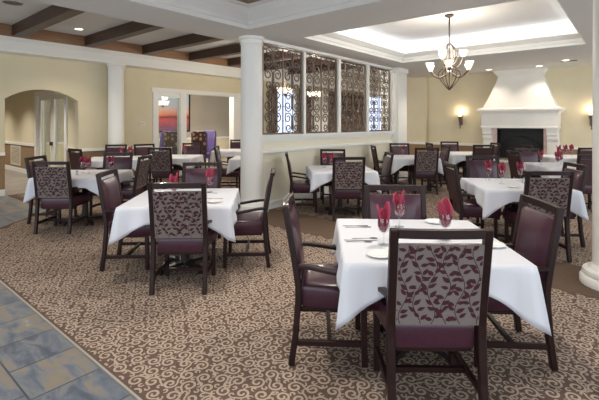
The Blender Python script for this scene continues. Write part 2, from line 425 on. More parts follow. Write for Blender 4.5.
# ------------------------------------------------------------------ far area seen through the grilles
fw = MB()
fw.box(5.6, 6.2, WY, WY+.18, 0, 3.6); fw.box(6.2, 7.25, WY, WY+.18, 2.75, 3.6); fw.box(6.2, 7.25, WY, WY+.18, 0, .5); fw.box(7.25, 12.6, WY, WY+.18, 0, 3.6)
fw.box(12.6, 14.6, WY, WY+.18, 2.9, 3.6); fw.box(12.6, 14.6, WY, WY+.18, 0, .5); fw.box(14.6, 15.1, WY, WY+.18, 0, 3.6)
struct(fw.build('wall_back_left', M['wall']))
struct(bx('wall_end', M['wall'], 15, 15.1, 1.2, 5.2, 0, 3.6))
struct(bx('wall_return', M['wall'], 7.9, 15, 1.05, 1.2, 0, 3.6))
def window(n, x0, x1, z0, z1, nv, nh):
    w = MB(); y0, y1 = WY-.03, WY+.1
    w.box(x0-.06, x0+.03, y0, y1, z0-.06, z1+.06); w.box(x1-.03, x1+.06, y0, y1, z0-.06, z1+.06); w.box(x0, x1, y0, y1, z1-.03, z1+.06); w.box(x0-.08, x1+.08, y0-.04, y1, z0-.06, z0+.02)
    for i in range(1, nv): x = x0+(x1-x0)*i/nv; w.box(x-.015, x+.015, WY+.02, WY+.06, z0, z1)
    for i in range(1, nh): z = z0+(z1-z0)*i/nh; w.box(x0, x1, WY+.02, WY+.06, z-.015, z+.015)
    o = struct(w.build('window_%d' % n, M['white']))
    bx('pane', M['daylight'], x0, x1, WY+.1, WY+.11, z0, z1, parent=o)
window(1, 6.2, 7.25, .5, 2.75, 2, 4)
window(2, 12.6, 14.6, .5, 2.9, 3, 4)
def curtain(x0, x1, label, m, ztop=2.92):
    mb = MB(); n = int((x1-x0)/.035); a = []; b = []
    for i in range(n+1):
        x = x0+(x1-x0)*i/n; y = .05*math.sin(i*1.15)
        a.append((x, y)); 
    poly = a+[(p[0], p[1]-.02) for p in reversed(a)]
    k = MB()
    for z0, z1 in ((.03, ztop),):
        N = len(poly); base = len(k.v)
        for z in (z0, z1): k.v += [(p[0], p[1], z) for p in poly]
        for j in range(N): k.f.append((base+j, base+(j+1)%N, base+N+(j+1)%N, base+N+j)); k.mi.append(0)
    o = k.build('curtain', m, fix=False); o.location = (0, WY-.16, 0)
    tag(o, label, 'curtain', 'curtains behind the grilles')
curtain(5.62, 6.1, 'brown drape left of the bluish window behind the first grille', M['curtain'])
curtain(7.32, 8.0, 'brown drape right of the bluish window behind the grilles', M['curtain'])
curtain(8.1, 9.2, 'pale sheer curtain between brown drapes behind the second grille', M['sheer'])
curtain(9.3, 10.7, 'wide brown drape behind the left half of the third grille', M['curtain'])
curtain(10.8, 12.4, 'wide brown drape just left of the far bright window', M['curtain'])

# ------------------------------------------------------------------ divider wall with grilles
dv = MB(); dv.box(.1, 5.1, -.08, .08, 0, 1.28)
struct(dv.build('wall_middle', M['divider']))
dt = MB(); dt.box(.1, 5.1, -.13, .13, 1.28, 1.335); dt.box(.1, 5.1, -.1, .1, 1.22, 1.28)
for s in (-1, 1):
    y0, y1 = sorted((s*.08, s*.12)); dt.box(.15, 5.1, y0, y1, 1.02, 1.05); 
    y0, y1 = sorted((s*.08, s*.105)); dt.box(.15, 5.1, y0, y1, 1.05, 1.08)
struct(dt.build('trim_9', M['white']))
db = MB()
for s in (-1, 1):
    y0, y1 = sorted((s*.08, s*.1)); db.box(.2, 5.1, y0, y1, 0, .13); y0, y1 = sorted((s*.08, s*.09)); db.box(.2, 5.1, y0, y1, .13, .15)
struct(db.build('baseboard_middle', M['white']))
hd = MB(); hd.box(.1, 5.1, -.1, .1, 2.975, Z0); 
struct(hd.build('trim_10', M['white']))
po = MB()
for a, b in ((1.38, 1.445), (2.59, 2.695), (3.845, 3.95)): po.box(a, b, -.05, .05, 1.335, 2.975)
struct(po.build('trim_11', M['white']))
pp = MB(); pp.box(5.1, 5.62, -.27, .27, 0, Z0); 
pr_ = thing('square_pillar', 'square white pillar closing the far end of the grille wall', 'pillar', (5.36,0,0))
MB().box(-.26,.26,-.26,.26,.2,2.9).build('shaft', M['white'], pr_, bevel=.01)
MB().box(-.29,.29,-.29,.29,0,.2).build('base', M['white'], pr_, bevel=.01)
MB().box(-.29,.29,-.29,.29,2.9,Z0).build('capital', M['white'], pr_, bevel=.01)

def cscroll(sgn):
    pts = []
    c1 = (.125, .285); c2 = (.105, .095)
    for i in range(26):
        t = i/25; rr = .03+.078*t; a = PI - (1-t)*1.45*2*PI; pts.append((c1[0]+rr*math.cos(a), c1[1]+rr*math.sin(a)))
    for i in range(1, 24):
        t = i/23; rr = .085-.06*t; a = PI + t*1.3*2*PI; pts.append((c2[0]+rr*math.cos(a), c2[1]+rr*math.sin(a)))
    return [(sgn*(p[0]), 0, p[1]) for p in pts]
gw, gh = 1.12, 1.63
gwords = ['nearest to the middle column', 'second from the middle column', 'third from the middle column', 'farthest, next to the square pillar']
for i, x0 in enumerate((.25, 1.455, 2.71, 3.965)):
    if i == 0:
        g0 = thing('iron_grille', '', 'grille')
        fr = MB(); t = .034
        fr.box(0, t, -t/2, t/2, 0, gh); fr.box(gw-t, gw, -t/2, t/2, 0, gh); fr.box(t, gw-t, -t/2, t/2, 0, t); fr.box(t, gw-t, -t/2, t/2, gh-t, gh)
        fr.build('frame', M['iron'], g0)
        MB().box(gw/2-.01, gw/2+.01, -.01, .01, t, gh-t).build('centre_bar', M['iron'], g0)
        first = None
        for c in range(2):
            for r in range(4):
                if first is None:
                    sc = MB()
                    for s in (-1, 1): sc.tube(cscroll(s), .0125, 5)
                    sc.tube([(0,0,0),(0,0,.395)], .007, 5)
                    first = sc.build('scroll_pair', M['iron'], g0, smooth=True); o = first
                else:
                    o = first.copy(); COL.objects.link(o); o.parent = g0
                o.location = (.03+.26+c*.54, 0, .024+r*.396)
                if r % 2 == 1: o.location.z += .395; o.rotation_euler.y = PI
        g = g0
    else: g = copy_tree(g0)
    g.location = (x0, 0, 1.338)
    tag(g, 'scrolled bronze iron grille panel, ' + gwords[i], 'grille', 'scrolled iron grilles on the low wall')

# ------------------------------------------------------------------ round columns
def column(x, y, label, h=Z0):
    t = thing('round_column', label, 'column', (x, y, 0), 0, 'round white columns')
    r = .19
    smooth_ang(MB().lathe([(r+.0,.19),(r,1.2),(r*.97,h-.12)], 40).build('shaft', M['white'], t))
    smooth_ang(MB().lathe([(.29,0),(.295,.02),(.295,.07),(.285,.085),(.262,.09),(.27,.1),(.275,.12),(.268,.145),(.245,.155),(.225,.16),(.222,.17),(.205,.185),(.19,.2)], 40).build('base', M['white'], t))
    smooth_ang(MB().lathe([(r*.97,h-.13),(r+.01,h-.125),(r+.012,h-.105),(r,h-.1),(r,h-.06),(r+.03,h-.035),(r+.035,h-.0005)], 40).build('capital', M['white'], t))
column(0, 0, 'round white column at the near end of the grille wall')
column(0, -5, 'round white column cut by the right edge of the picture')
column(0, 4.93, 'slim distant round white column against the left wall', 3.02)

# ------------------------------------------------------------------ fireplace wall
FX = 7.9
fwl = MB(); fwl.box(FX, FX+.15, -9, 1.2, 0, 3.1); fwl.box(FX-.14, FX, .09, 1.2, 0, 3.03)
struct(fwl.build('wall_far', M['wall']))
fd = MB(); fd.box(FX-.012, FX, -9, -3.5, .14, .86); fd.box(FX-.012, FX, -1.8, .08, .14, .86); fd.box(FX-.152, FX-.14, .09, 1.05, .14, .86)
struct(fd.build('wall_far_dado', M['dado']))
ft = MB(); ft.box(FX-.04, FX, -9, -3.5, .86, .93); ft.box(FX-.04, FX, -1.8, .05, .86, .93); ft.box(FX-.18, FX-.14, .05, 1.05, .86, .93)
struct(ft.build('trim_12', M['white']))
fb = MB(); fb.box(FX-.02, FX, -9, -3.5, 0, .14); fb.box(FX-.02, FX, -1.8, .08, 0, .14)
struct(fb.build('baseboard_far', M['white']))

FP = thing('fireplace', 'white plaster fireplace with flared hood and dark firebox on the far wall', 'fireplace', (FX, -2.65, 0))
def frustum(mb, secs):                             # (halfwidth, depth, z)
    mb.sweep([[(-d,-w,z),(-.002,-w,z),(-.002,w,z),(-d,w,z)] for (w, d, z) in secs])
hb = MB(); frustum(hb, [(.90,.50,1.98),(.87,.48,2.05),(.80,.43,2.2),(.70,.37,2.45),(.60,.31,2.7),(.555,.29,2.84),(.56,.29,2.88),(.60,.32,2.92),(.66,.38,3.0),(.66,.38,3.028)])
smooth_ang(hb.build('hood', M['stone'], FP), 25)
mb = MB()
frustum(mb, [(.94,.56,1.80),(.95,.57,1.82),(.96,.58,1.84),(1.0,.62,1.87),(1.03,.65,1.89),(1.03,.65,1.93),(1.0,.62,1.95),(.93,.55,1.98)])
mb.build('mantel_shelf', M['stone'], FP)
mb = MB(); frustum(mb, [(.95,.57,1.41),(.95,.57,1.45),(.93,.55,1.47),(.93,.55,1.80)]); mb.build('frieze', M['stone'], FP)
for s in (-1, 1):
    c = MB(); y0, y1 = sorted((s*.67, s*.92))
    prof = [(-.52,1.41),(-.52,1.36),(-.5,1.30),(-.5,1.24),(-.46,1.2),(-.47,1.14),(-.44,1.09),(-.40,1.06),(-.40,.5),(-.01,.5),(-.01,1.41)]
    c.prism(prof, 'y', y0, y1); c.build('jamb', M['stone'], FP, bevel=.006)
    c = MB(); y0, y1 = sorted((s*.575, s*.67)); c.box(-.3, -.01, y0, y1, .5, 1.41); c.build('marble_slip', M['marble'], FP)
mb = MB(); mb.box(-.06,-.004,-.575,.575,.55,1.41); mb.box(-.3,-.06,-.575,-.56,.55,1.41); mb.box(-.3,-.06,.56,.575,.55,1.41); mb.box(-.3,-.06,-.56,.56,1.36,1.41)
mb.build('firebox', M['firebox'], FP)
sc = MB()
arc = [(-.25, .5*math.cos(PI*i/16), .8+.38*math.sin(PI*i/16)) for i in range(17)]
sc.tube([(-.25,.5,.56)]+arc+[(-.25,-.5,.56)], .012, 6)
for y in (-.25, 0, .25): sc.tube([(-.25,y,.56),(-.25,y,.8+.38*math.sqrt(1-(y/.5)**2))], .006, 5)
sc.build('fire_screen', M['pedestal'], FP)
mb = MB(); mb.box(-.72,-.004,-1.0,1.0,0,.46); mb.box(-.76,-.004,-1.04,1.04,.46,.5); mb.build('hearth', M['stone'], FP, bevel=.008)

def sconce(y, label):
    t = thing('wall_sconce', label, 'sconce', (FX, y, 1.38), 0, 'torch sconces beside the fireplace')
    MB().box(-.02,-.001,-.045,.045,.1,.42).build('backplate', M['iron'], t, bevel=.008)
    b = MB(); b.lathe([(.012,0),(.02,.02),(.012,.05),(.02,.1),(.035,.22),(.06,.34),(.065,.36),(.055,.37)], 14, (-.1,0)); b.bar([(-.02,0,.2),(-.1,0,.16)], .02, .02, (0,1,0))
    smooth_ang(b.build('torch', M['iron'], t))
    smooth_ang(MB().lathe([(.045,.37),(.06,.41),(.068,.46),(.05,.455),(.04,.4)], 14, (-.1,0)).build('shade', M['candle'], t))
    l = bpy.data.lights.new('sconce_bulb', 'POINT'); l.energy = 3.5; l.color = (1,.83,.6); l.shadow_soft_size = .04
    o = bpy.data.objects.new('sconce_bulb', l); COL.objects.link(o); o.location = (FX-.12, y, 1.38+.5)
sconce(-.98, 'dark torch sconce glowing on the wall left of the fireplace')
sconce(-4.25, 'dark torch sconce glowing right of the fireplace, beside the big column')

# ------------------------------------------------------------------ chandeliers
def bell(mb, c, r0=.03, r1=.075, h=.11):
    mb.lathe([(r0*.4,0),(r0,.006),(r0*1.25,.03),(r0*1.7,h*.6),(r1*.88,h*.86),(r1,h),(r1*.93,h),(r0*1.6,h*.6),(r0,.03)], 16, c)
ch = thing('chandelier', 'bronze chandelier with two tiers of frosted glass bells below the lit tray', 'chandelier', (2.45, -2.55, 0))
smooth_ang(MB().lathe([(.02,3.44),(.075,3.47),(.08,3.4995)], 20).build('canopy', M['nickel'], ch))
MB().tube([(0,0,2.98),(0,0,3.45)], .012, 8).build('rod', M['nickel'], ch)
cg = MB()
for i in range(6):
    a = 2*PI*i/6; P = []
    for t in range(17):
        u = t/16; z = 2.98 - u*.82; r = .02 + .13*math.sin(PI*min(1,u*1.9))*(u < .53) + (0 if u < .53 else .17*math.sin(PI*((u-.53)/.47)**.6))
        P.append((r*math.cos(a), r*math.sin(a), z))
    cg.tube(P, .009, 5)
cg.lathe([(.012,2.14),(.03,2.17),(.02,2.2)], 12); cg.lathe([(.03,2.5),(.045,2.53),(.03,2.57)], 12); cg.tube([(0,0,2.15),(0,0,2.98)], .009, 6)
smooth_ang(cg.build('cage', M['nickel'], ch))
def chand_arm(a, R_, zb, zs):
    c, s = math.cos(a), math.sin(a); P = []
    for t in range(13):
        u = t/12; r = .03 + (R_-.03)*u; z = zb + (zs-zb)*u**2 - .10*math.sin(PI*u)
        P.append((r*c, r*s, z))
    o = smooth_ang(MB().tube(P, .009, 5).build('arm', M['nickel'], ch))
    m_ = MB(); bell(m_, (R_*c, R_*s)); 
    m_.v = [(v[0], v[1], v[2]+zs+.01) for v in m_.v]
    smooth_ang(m_.build('shade', M['bulbglass'], o), 50)
for i in range(6): chand_arm(R(20)+2*PI*i/6, .38, 2.46, 2.50)
for i in range(3): chand_arm(R(50)+2*PI*i/3, .24, 2.62, 2.72)
def pt(name, loc, e, col=(1,.9,.76), size=.08):
    l = bpy.data.lights.new(name, 'POINT'); l.energy = e; l.color = col; l.shadow_soft_size = size
    o = bpy.data.objects.new(name, l); COL.objects.link(o); o.location = loc
pt('chandelier_bulb', (2.45, -2.55, 2.72), 55, size=.2)
def pendant(x, y, z, top, label, e=60):
    t = thing('pendant_lamp', label, 'pendant lamp', (x, y, 0), 0, 'hanging lamps with glass bells')
    MB().tube([(0,0,z+.3),(0,0,top-.02)], .008, 6).build('rod', M['nickel'], t)
    smooth_ang(MB().lathe([(.03,top-.03),(.06,top-.02),(.06,top-.0005)], 14).build('canopy', M['nickel'], t))
    h = smooth_ang(MB().lathe([(.015,z-.08),(.03,z-.04),(.02,z+.05),(.015,z+.3)], 10).build('body', M['nickel'], t))
    for i in range(4):
        a = PI/4+i*PI/2; R_ = .13; P = [((.02+(R_-.02)*u)*math.cos(a), (.02+(R_-.02)*u)*math.sin(a), z-.05*math.sin(PI*u)) for u in [j/8 for j in range(9)]]
        o = smooth_ang(MB().tube(P, .008, 5).build('arm', M['nickel'], t))
        m_ = MB(); bell(m_, (R_*math.cos(a), R_*math.sin(a)), .035, .085, .14); m_.v = [(v[0], v[1], v[2]+z) for v in m_.v]
        smooth_ang(m_.build('shade', M['bulbglass'], o), 50)
    pt('pendant_bulb', (x, y, z+.3), e, size=.1)
pendant(2.6, 1.55, 2.28, ZR, 'glowing glass bell lamp hanging behind the first iron grille')
pendant(3.85, 1.6, 2.26, ZR, 'glowing glass bell lamp hanging behind the second iron grille')
px, py = at(-4.42, 13.1); pendant(px, py, 2.12, 2.98, 'glowing pendant in the private room before the sunset picture', 220)

# ------------------------------------------------------------------ downlights, speaker, thermostat, slot diffuser
def downlight(x, y, z, label, e=60, col=(1,.9,.78), ang=115):
    t = thing('recessed_downlight', label, 'downlight', (x, y, z), 0, 'recessed ceiling downlights')
    MB().ring([(.075,-.001),(.1,-.001),(.1,-.008),(.08,-.012)], 24).build('trim_ring', M['white'], t)
    MB().lathe([(.075,-.004),(.075,-.002)], 20).build('lens', M['downlens'], t)
    l = bpy.data.lights.new('downlight_beam', 'SPOT'); l.energy = e; l.color = col; l.spot_size = R(ang); l.spot_blend = .8; l.shadow_soft_size = .07
    o = bpy.data.objects.new('downlight_beam', l); COL.objects.link(o); o.location = (x, y, z-.02)
WARM = (1,.86,.7)
downlight(6.45, -3.85, Z0, 'recessed downlight nearest the big column, right of the tray', 60, WARM)
downlight(7.15, -3.2, Z0, 'recessed downlight over the right side of the fireplace hood', 40, WARM)
downlight(7.05, -2.0, Z0, 'recessed downlight over the left side of the fireplace hood', 40, WARM)
downlight(-1.25, 4.0, ZR, 'recessed downlight between walnut beams above the archway', 90, WARM)
sd = MB(); sd.box(-.03,.03,-.16,.16,-.012,.0005)
o = sd.build('ceiling_diffuser', M['dark']); o.location = (6.62, -3.9, Z0); tag(o, 'dark slim slot air diffuser in the ceiling near the right downlight', 'air vent')
t = thing('ceiling_speaker', 'round grey ceiling speaker at the top left between beams', 'speaker', (-2.75, 2.85, ZR))
smooth_ang(MB().lathe([(.13,-.012),(.145,-.001)], 28).build('grille', M['nickel'], t)); MB().ring([(.145,-.001),(.165,-.001),(.165,-.008),(.145,-.013)], 28).build('rim', M['ceil'], t)
t = thing('wall_thermostat', 'small cream thermostat on the left wall beside the glazed opening', 'thermostat', (.84, WY, 1.46))
MB().box(-.08,.08,-.02,-.001,0,.13).build('plate', M['plastic'], t, bevel=.005); MB().box(-.05,.05,-.026,-.02,.05,.1).build('display', M['vent'], t)

# ------------------------------------------------------------------ dining chair prototype
def lerp(a, b, t): return a+(b-a)*t
def back_y(z):                                     # front-to-back position of the raked back
    return -.245 if z < .5 else -.245-.085*((z-.5)/.515)**1.1
def leaf_panel(mb, w, z0, z1, off):
    """woven vine: stems and pointed leaves standing a hair proud of the panel"""
    rnd = random.Random(5)
    def P(x, z, e=.0008): return (x, back_y(z)-off-e, z)
    def leaf(x, z, a, L, W_):
        pts = []
        for i in range(7):
            t = i/6; pts.append((t*L, W_*max(0,math.sin(PI*t**.8))**1.15*(1-.1*t)))
        for i in range(5, 0, -1):
            t = i/6; pts.append((t*L, -W_*max(0,math.sin(PI*t**.8))**1.15*(1-.1*t)))
        q = []
        for (u, v) in pts:
            xx = x+u*math.cos(a)-v*math.sin(a); zz = z+u*math.sin(a)+v*math.cos(a)
            q.append((max(-w+.004, min(w-.004, xx)), max(z0+.004, min(z1-.004, zz))))
        k = len(mb.v); mb.v += [P(*p, .0013) for p in q]; mb.f.append(tuple(range(k, k+len(q)))); mb.mi.append(1)
    def stem(pts, wd):
        for i in range(len(pts)-1):
            (x0, a0), (x1, a1) = pts[i], pts[i+1]; dx, dz = x1-x0, a1-a0; L = math.hypot(dx, dz) or 1; nx, nz = -dz/L*wd/2, dx/L*wd/2
            cl = lambda x, z: (max(-w+.003, min(w-.003, x)), max(z0+.003, min(z1-.003, z)))
            k = len(mb.v); mb.v += [P(*cl(x0-nx, a0-nz)), P(*cl(x1-nx, a1-nz)), P(*cl(x1+nx, a1+nz)), P(*cl(x0+nx, a0+nz))]; mb.f.append((k,k+1,k+2,k+3)); mb.mi.append(2)
    for v, xb in enumerate((-.18, -.108, -.036, .036, .108, .18)):
        ph = rnd.uniform(0, 6); pts = []
        for i in range(22):
            z = z0+.005+(z1-z0-.01)*i/21; pts.append((xb+.022*math.sin(ph+i*.5), z))
        stem(pts, .004)
        for i in range(1, 21, 2):
            x, z = pts[i]; s = 1 if (i//2+v) % 2 else -1
            a = PI/2 - s*R(rnd.uniform(35, 75)); L = rnd.uniform(.044, .056)
            leaf(x+.006*math.cos(a), z+.006*math.sin(a), a, L, rnd.uniform(.0108, .013))
            if True:
                a2 = PI/2 + s*R(rnd.uniform(40, 80)); leaf(x+.006*math.cos(a2), z+.012+.006*math.sin(a2), a2, L*.9, .0105)
def rear_post(s):
    mb = MB(); P = [(s*.235,-.29,.0),(s*.235,-.262,.2),(s*.235,-.245,.42)]+[(s*.235, back_y(z), z) for z in (.5,.6,.72,.84,.94,1.012)]
    return mb.bar(P, .042, .04, (1,0,0))
def make_chair():
    t = thing('dining_armchair', '', 'chair')
    for s in (-1, 1):
        rear_post(s).build('rear_leg', M['cherry'], t, bevel=.005, segs=1)
        MB().bar([(s*.235,.175,0),(s*.235,.17,.42),(s*.24,.165,.572)], .038, .038, (1,0,0)).build('front_leg', M['cherry'], t, bevel=.004, segs=1)
        arm = [(s*.237,-.25,.632),(s*.243,-.18,.628),(s*.256,-.08,.612),(s*.26,.02,.594),(s*.258,.11,.584),(s*.25,.19,.582)]
        mbb = MB().bar(arm, .045, .026, (1,0,0)); mbb.build('armrest', M['cherry'], t, bevel=.006, segs=1)
        MB().box(s*.235-.013, s*.235+.013, -.255, .165, .125, .16).build('side_stretcher', M['cherry'], t, bevel=.003, segs=1)
    MB().box(-.222,.222,-.06,-.034,.128,.157).build('cross_stretcher', M['cherry'], t)
    tr = MB(); y = back_y(.99); tr.sweep([[(x,y-.02-.012*(1-(x/.215)**2),z0),(x,y+.018-.012*(1-(x/.215)**2),z0),(x,y+.016-.012*(1-(x/.215)**2),z1),(x,y-.022-.012*(1-(x/.215)**2),z1)] for x, z0, z1 in [(-.215+.43*i/8, .968, 1.012) for i in range(9)]])
    tr.build('top_rail', M['cherry'], t)
    # padded leather front of the back
    bk = MB(); n = 10; m_ = 8; zs0, zs1, w = .5, .935, .2145
    k = 0
    for j in range(m_+1):
        for i in range(n+1):
            x = -w+2*w*i/n; z = zs0+(zs1-zs0)*j/m_; e = 1-max(abs(2*i/n-1)**5, abs(2*j/m_-1)**5)
            bk.v.append((x, back_y(z)+.012+.026*e, z))
    for j in range(m_+1):
        for i in range(n+1):
            x = -w+2*w*i/n; z = zs0+(zs1-zs0)*j/m_; bk.v.append((x, back_y(z)-.008, z))
    N1 = (n+1)*(m_+1)
    for j in range(m_):
        for i in range(n):
            a = j*(n+1)+i; bk.f.append((a, a+1, a+n+2, a+n+1)); bk.mi.append(0); bk.f.append((N1+a, N1+a+n+1, N1+a+n+2, N1+a+1)); bk.mi.append(0)
    ed = [i for i in range(n)] ; 
    per = [i for i in range(n+1)] + [j*(n+1)+n for j in range(1, m_+1)] + [m_*(n+1)+i for i in range(n-1, -1, -1)] + [j*(n+1) for j in range(m_-1, 0, -1)]
    for q in range(len(per)):
        a, b = per[q], per[(q+1) % len(per)]; bk.f.append((a, N1+a, N1+b, b)); bk.mi.append(0)
    smooth_ang(bk.build('backrest', M['leather'], t), 60)
    # fabric outside back
    ob = MB()
    for j in range(8):
        z0 = .5+.435*j/8; z1 = .5+.435*(j+1)/8
        ob.quad((-w,back_y(z0)-.018,z0),(w,back_y(z0)-.018,z0),(w,back_y(z1)-.018,z1),(-w,back_y(z1)-.018,z1))
    leaf_panel(ob, w, .5, .935, .018)
    for z in (.5, .935):
        ob.quad((-w,back_y(z)-.018,z),(w,back_y(z)-.018,z),(w,back_y(z)-.009,z),(-w,back_y(z)-.009,z))
    o = ob.build('back_panel', [M['fabric'], M['leaf'], M['stem']], t, fix=False); o['label'] = 'taupe fabric back woven with burgundy leaves'
    # seat
    st = MB(); secs = []
    def ring(f, z):
        pts = []
        yr, yf = -.225, .235; wr, wf = .205, .262
        base = [(-wr,yr),(wr,yr),(wf,yf-.02),(wf-.02,yf+.0),(0,yf+.012),(-wf+.02,yf),(-wf,yf-.02)]
        for (x, y) in base: pts.append((x*f, (y-.01)*f+.01, z))
        return pts
    for f_, z in ((.97,.358),(1.0,.370),(1.0,.465),(.985,.485),(.94,.497),(.8,.505),(.5,.509)): secs.append(ring(f_, z))
    st.sweep(secs); smooth_ang(st.build('seat', M['leather'], t), 50)
    sf = MB(); sf.prism([(-.2,-.215),(.2,-.215),(.222,.16),(-.222,.16)], 'z', .335, .36); sf.build('seat_frame', M['cherry'], t, bevel=.004, segs=1)
    return t
CH0 = make_chair(); first_chair = [True]
PLAIN = [c for c in CH0.children if c.name.startswith('back_panel')][0].data.copy(); PLAIN.materials.clear()
for q in range(3): PLAIN.materials.append(M['leather_dark'])
def chair(r, d, phi, label, group, plain=False):
    if first_chair[0]: c = CH0; first_chair[0] = False
    else: c = copy_tree(CH0)
    x, y = at(r, d); c.location = (x, y, .0068); c.rotation_euler = (0, 0, R(HEAD-90+phi))
    tag(c, label, 'chair', group)
    if plain:
        for q in c.children:
            if q.name.startswith('back_panel'): q.data = PLAIN; q['label'] = 'plain maroon woven back'

# ------------------------------------------------------------------ table + cloth prototypes
HT = .525
def make_table():
    t = thing('dining_table', '', 'table')
    MB().box(-.52,.52,-.52,.52,.715,.748).build('tabletop', M['pedestal'], t, bevel=.004, segs=1)
    smooth_ang(MB().lathe([(.05,.05),(.045,.1),(.04,.2),(.04,.6),(.06,.66),(.16,.7),(.2,.715)], 20).build('pedestal', M['pedestal'], t))
    for i in range(4):
        o = MB().bar([(.03,0,.055),(.2,0,.05),(.3,0,.03)], .055, .035, (0,1,0)).box(.27,.31,-.025,.025,0,.02).build('foot', M['pedestal'], t); o.rotation_euler.z = R(45)+i*PI/2
    return t
def make_cloth(seed, over=.145, tip=.195):
    rnd = random.Random(seed); n = 24; per = []
    for s in range(4):
        for i in range(n):
            u = -1+2*i/n; p = [(u,-1),(1,u),(-u,1),(-1,-u)][s]; per.append((p, s, i/n))
    ph = [rnd.uniform(0, 6) for _ in range(6)]; tipv = [tip*rnd.uniform(.9,1.12) for _ in range(4)]; ov = [over*rnd.uniform(.95,1.1) for _ in range(4)]
    mb = MB(); rows = 9
    # top grid rings
    fr = [0.0, .25, .5, .75, .93, .985]
    for f_ in fr[1:]:
        for (p, s, t) in per: mb.v.append((p[0]*HT*f_, p[1]*HT*f_, .7525))
    ntop = len(fr)-1
    for k in range(rows):
        q = k/(rows-1)
        for (p, s, t) in per:
            dist = min(t, 1-t)*2*HT; ci = s if t < .5 else (s+1) % 4
            w = max(0, 1-dist/.27); drop = ov[s]+tipv[ci]*w**1.35
            if t == 0: drop = ov[s]+tipv[ci]
            z = .7525 - .004 - (drop-.004)*q if k else .7515
            L = math.hypot(*p); nx, ny = [(0,-1),(1,0),(0,1),(-1,0)][s]
            dx, dy = p[0]/L, p[1]/L
            ww = max(0, 1-dist/.16)
            ox, oy = lerp(nx, dx, ww), lerp(ny, dy, ww)
            if t == 0: ox, oy = dx, dy
            wave = .012*math.sin(ph[0]+t*2*PI*3+s)*q + .005*math.sin(ph[1]+t*2*PI*7+s*2)*q*q
            o = \
                .010*min(1, q*6+.2) + .016*q + .05*q*ww**3 - .036*math.exp(-((dist-.095)/.04)**2)*q + .010*math.exp(-((dist-.2)/.05)**2)*q + wave*(1-ww)
            if k == 0: o = .004
            mb.v.append((p[0]*HT+ox*o, p[1]*HT+oy*o, z))
    N = len(per)
    mb.f.append(tuple(range(N))); mb.mi.append(0)
    for r in range(ntop+rows-1):
        for j in range(N):
            a = r*N+j; b = r*N+(j+1) % N; mb.f.append((a, a+N, b+N, b)); mb.mi.append(0)
    o = mb.build('tablecloth', M['cloth'], fix=True); o.data.shade_smooth()
    sm = o.modifiers.new('thickness', 'SOLIDIFY'); sm.thickness = .002; sm.offset = 1
    return o
TB0 = make_table(); CL = [make_cloth(s) for s in (1, 5, 9)]; used_cl = [0, 0, 0]; tcount = [0]
TABLES = {}
def table(key, r, d, rot, where, cw):
    i = tcount[0]; tcount[0] += 1
    t = TB0 if i == 0 else copy_tree(TB0)
    x, y = at(r, d); t.location = (x, y, .0068); t.rotation_euler = (0, 0, R(HEAD-90+rot)); 
    tag(t, 'black pedestal dining table under the white cloth, ' + where, 'table', 'square dining tables')
    k = i % 3
    if used_cl[k] == 0: c = CL[k]; used_cl[k] = 1
    else: c = CL[k].copy(); COL.objects.link(c)
    c.location = (x, y, .0068); c.rotation_euler = (0, 0, R(HEAD-90+rot)+(PI/2)*(i//3))
    tag(c, 'square white tablecloth ' + cw, 'tablecloth', 'white tablecloths')
    TABLES[key] = (r, d, rot, cw)
# ------------------------------------------------------------------ table settings
ZT = .7545+.0068
def first_or_copy(cache, key, make):
    if key not in cache: cache[key] = make(); return cache[key]
    return copy_tree(cache[key])
CACHE = {}
def mk_goblet():
    o = MB(); o.lathe([(.036,0),(.036,.003),(.012,.007),(.005,.014),(.0045,.07),(.012,.078),(.03,.092),(.039,.115),(.041,.14),(.037,.175),(.0355,.175),(.0395,.14),(.0375,.116),(.029,.095),(.01,.084),(.002,.083)], 20)
    return smooth_ang(o.build('goblet', M['glass']), 50)
def mk_napkin():
    mb = MB()
    for q, (lean, yaw, h) in enumerate(((.03, .0, .185), (.04, PI*.8, .165), (.012, PI*.45, .14))):
        n = 8; rows = []
        for j in range(n+1):
            t = j/n; wv = 0.014+.034*math.sin(PI*min(1,(t**1.15)*.93+.05))*(1 if t < .97 else .5)
            cx = lean*t**1.6; z = h*t; row = []
            for i in range(7):
                s = -1+2*i/6; yy = s*wv; xx = cx+.016*(1-abs(s))*math.sin(PI*(.2+.7*t)) + .006*math.cos(i*PI)
                row.append((xx*math.cos(yaw)-yy*math.sin(yaw), xx*math.sin(yaw)+yy*math.cos(yaw), z+.012*(1-abs(s))*t))
            rows.append(row)
        k = len(mb.v)
        for r_ in rows: mb.v += r_
        for j in range(n):
            for i in range(6): a = k+j*7+i; mb.f.append((a, a+1, a+8, a+7)); mb.mi.append(0)
    # tuck the foot of the napkin inside the bowl
    def sq(v):
        r = math.hypot(v[0], v[1]); lim = .012+.024*min(1, v[2]/.03) if v[2] < .09 else 1
        f_ = min(1, lim/r) if r > 0 else 1
        return (v[0]*f_, v[1]*f_, v[2])
    mb.v = [sq(v) for v in mb.v]
    o = mb.build('napkin', M['napkin'], fix=False); o.data.shade_smooth()
    sm = o.modifiers.new('thickness', 'SOLIDIFY'); sm.thickness = .002
    return o
def mk_plate():
    return smooth_ang(MB().lathe([(.045,0),(.05,.003),(.078,.013),(.08,.015),(.078,.0165),(.05,.007),(.002,.006)], 32).build('bread_plate', M['china']), 60)
def mk_knife():
    mb = MB(); mb.prism([(-.006,0),(.006,0),(.0065,.09),(-.0065,.09)], 'z', 0, .004); mb.prism([(-.0065,.09),(.0065,.09),(.010,.13),(.008,.2),(-.002,.225),(-.006,.2)], 'z', .001, .003)
    return mb.build('knife', M['steel'])
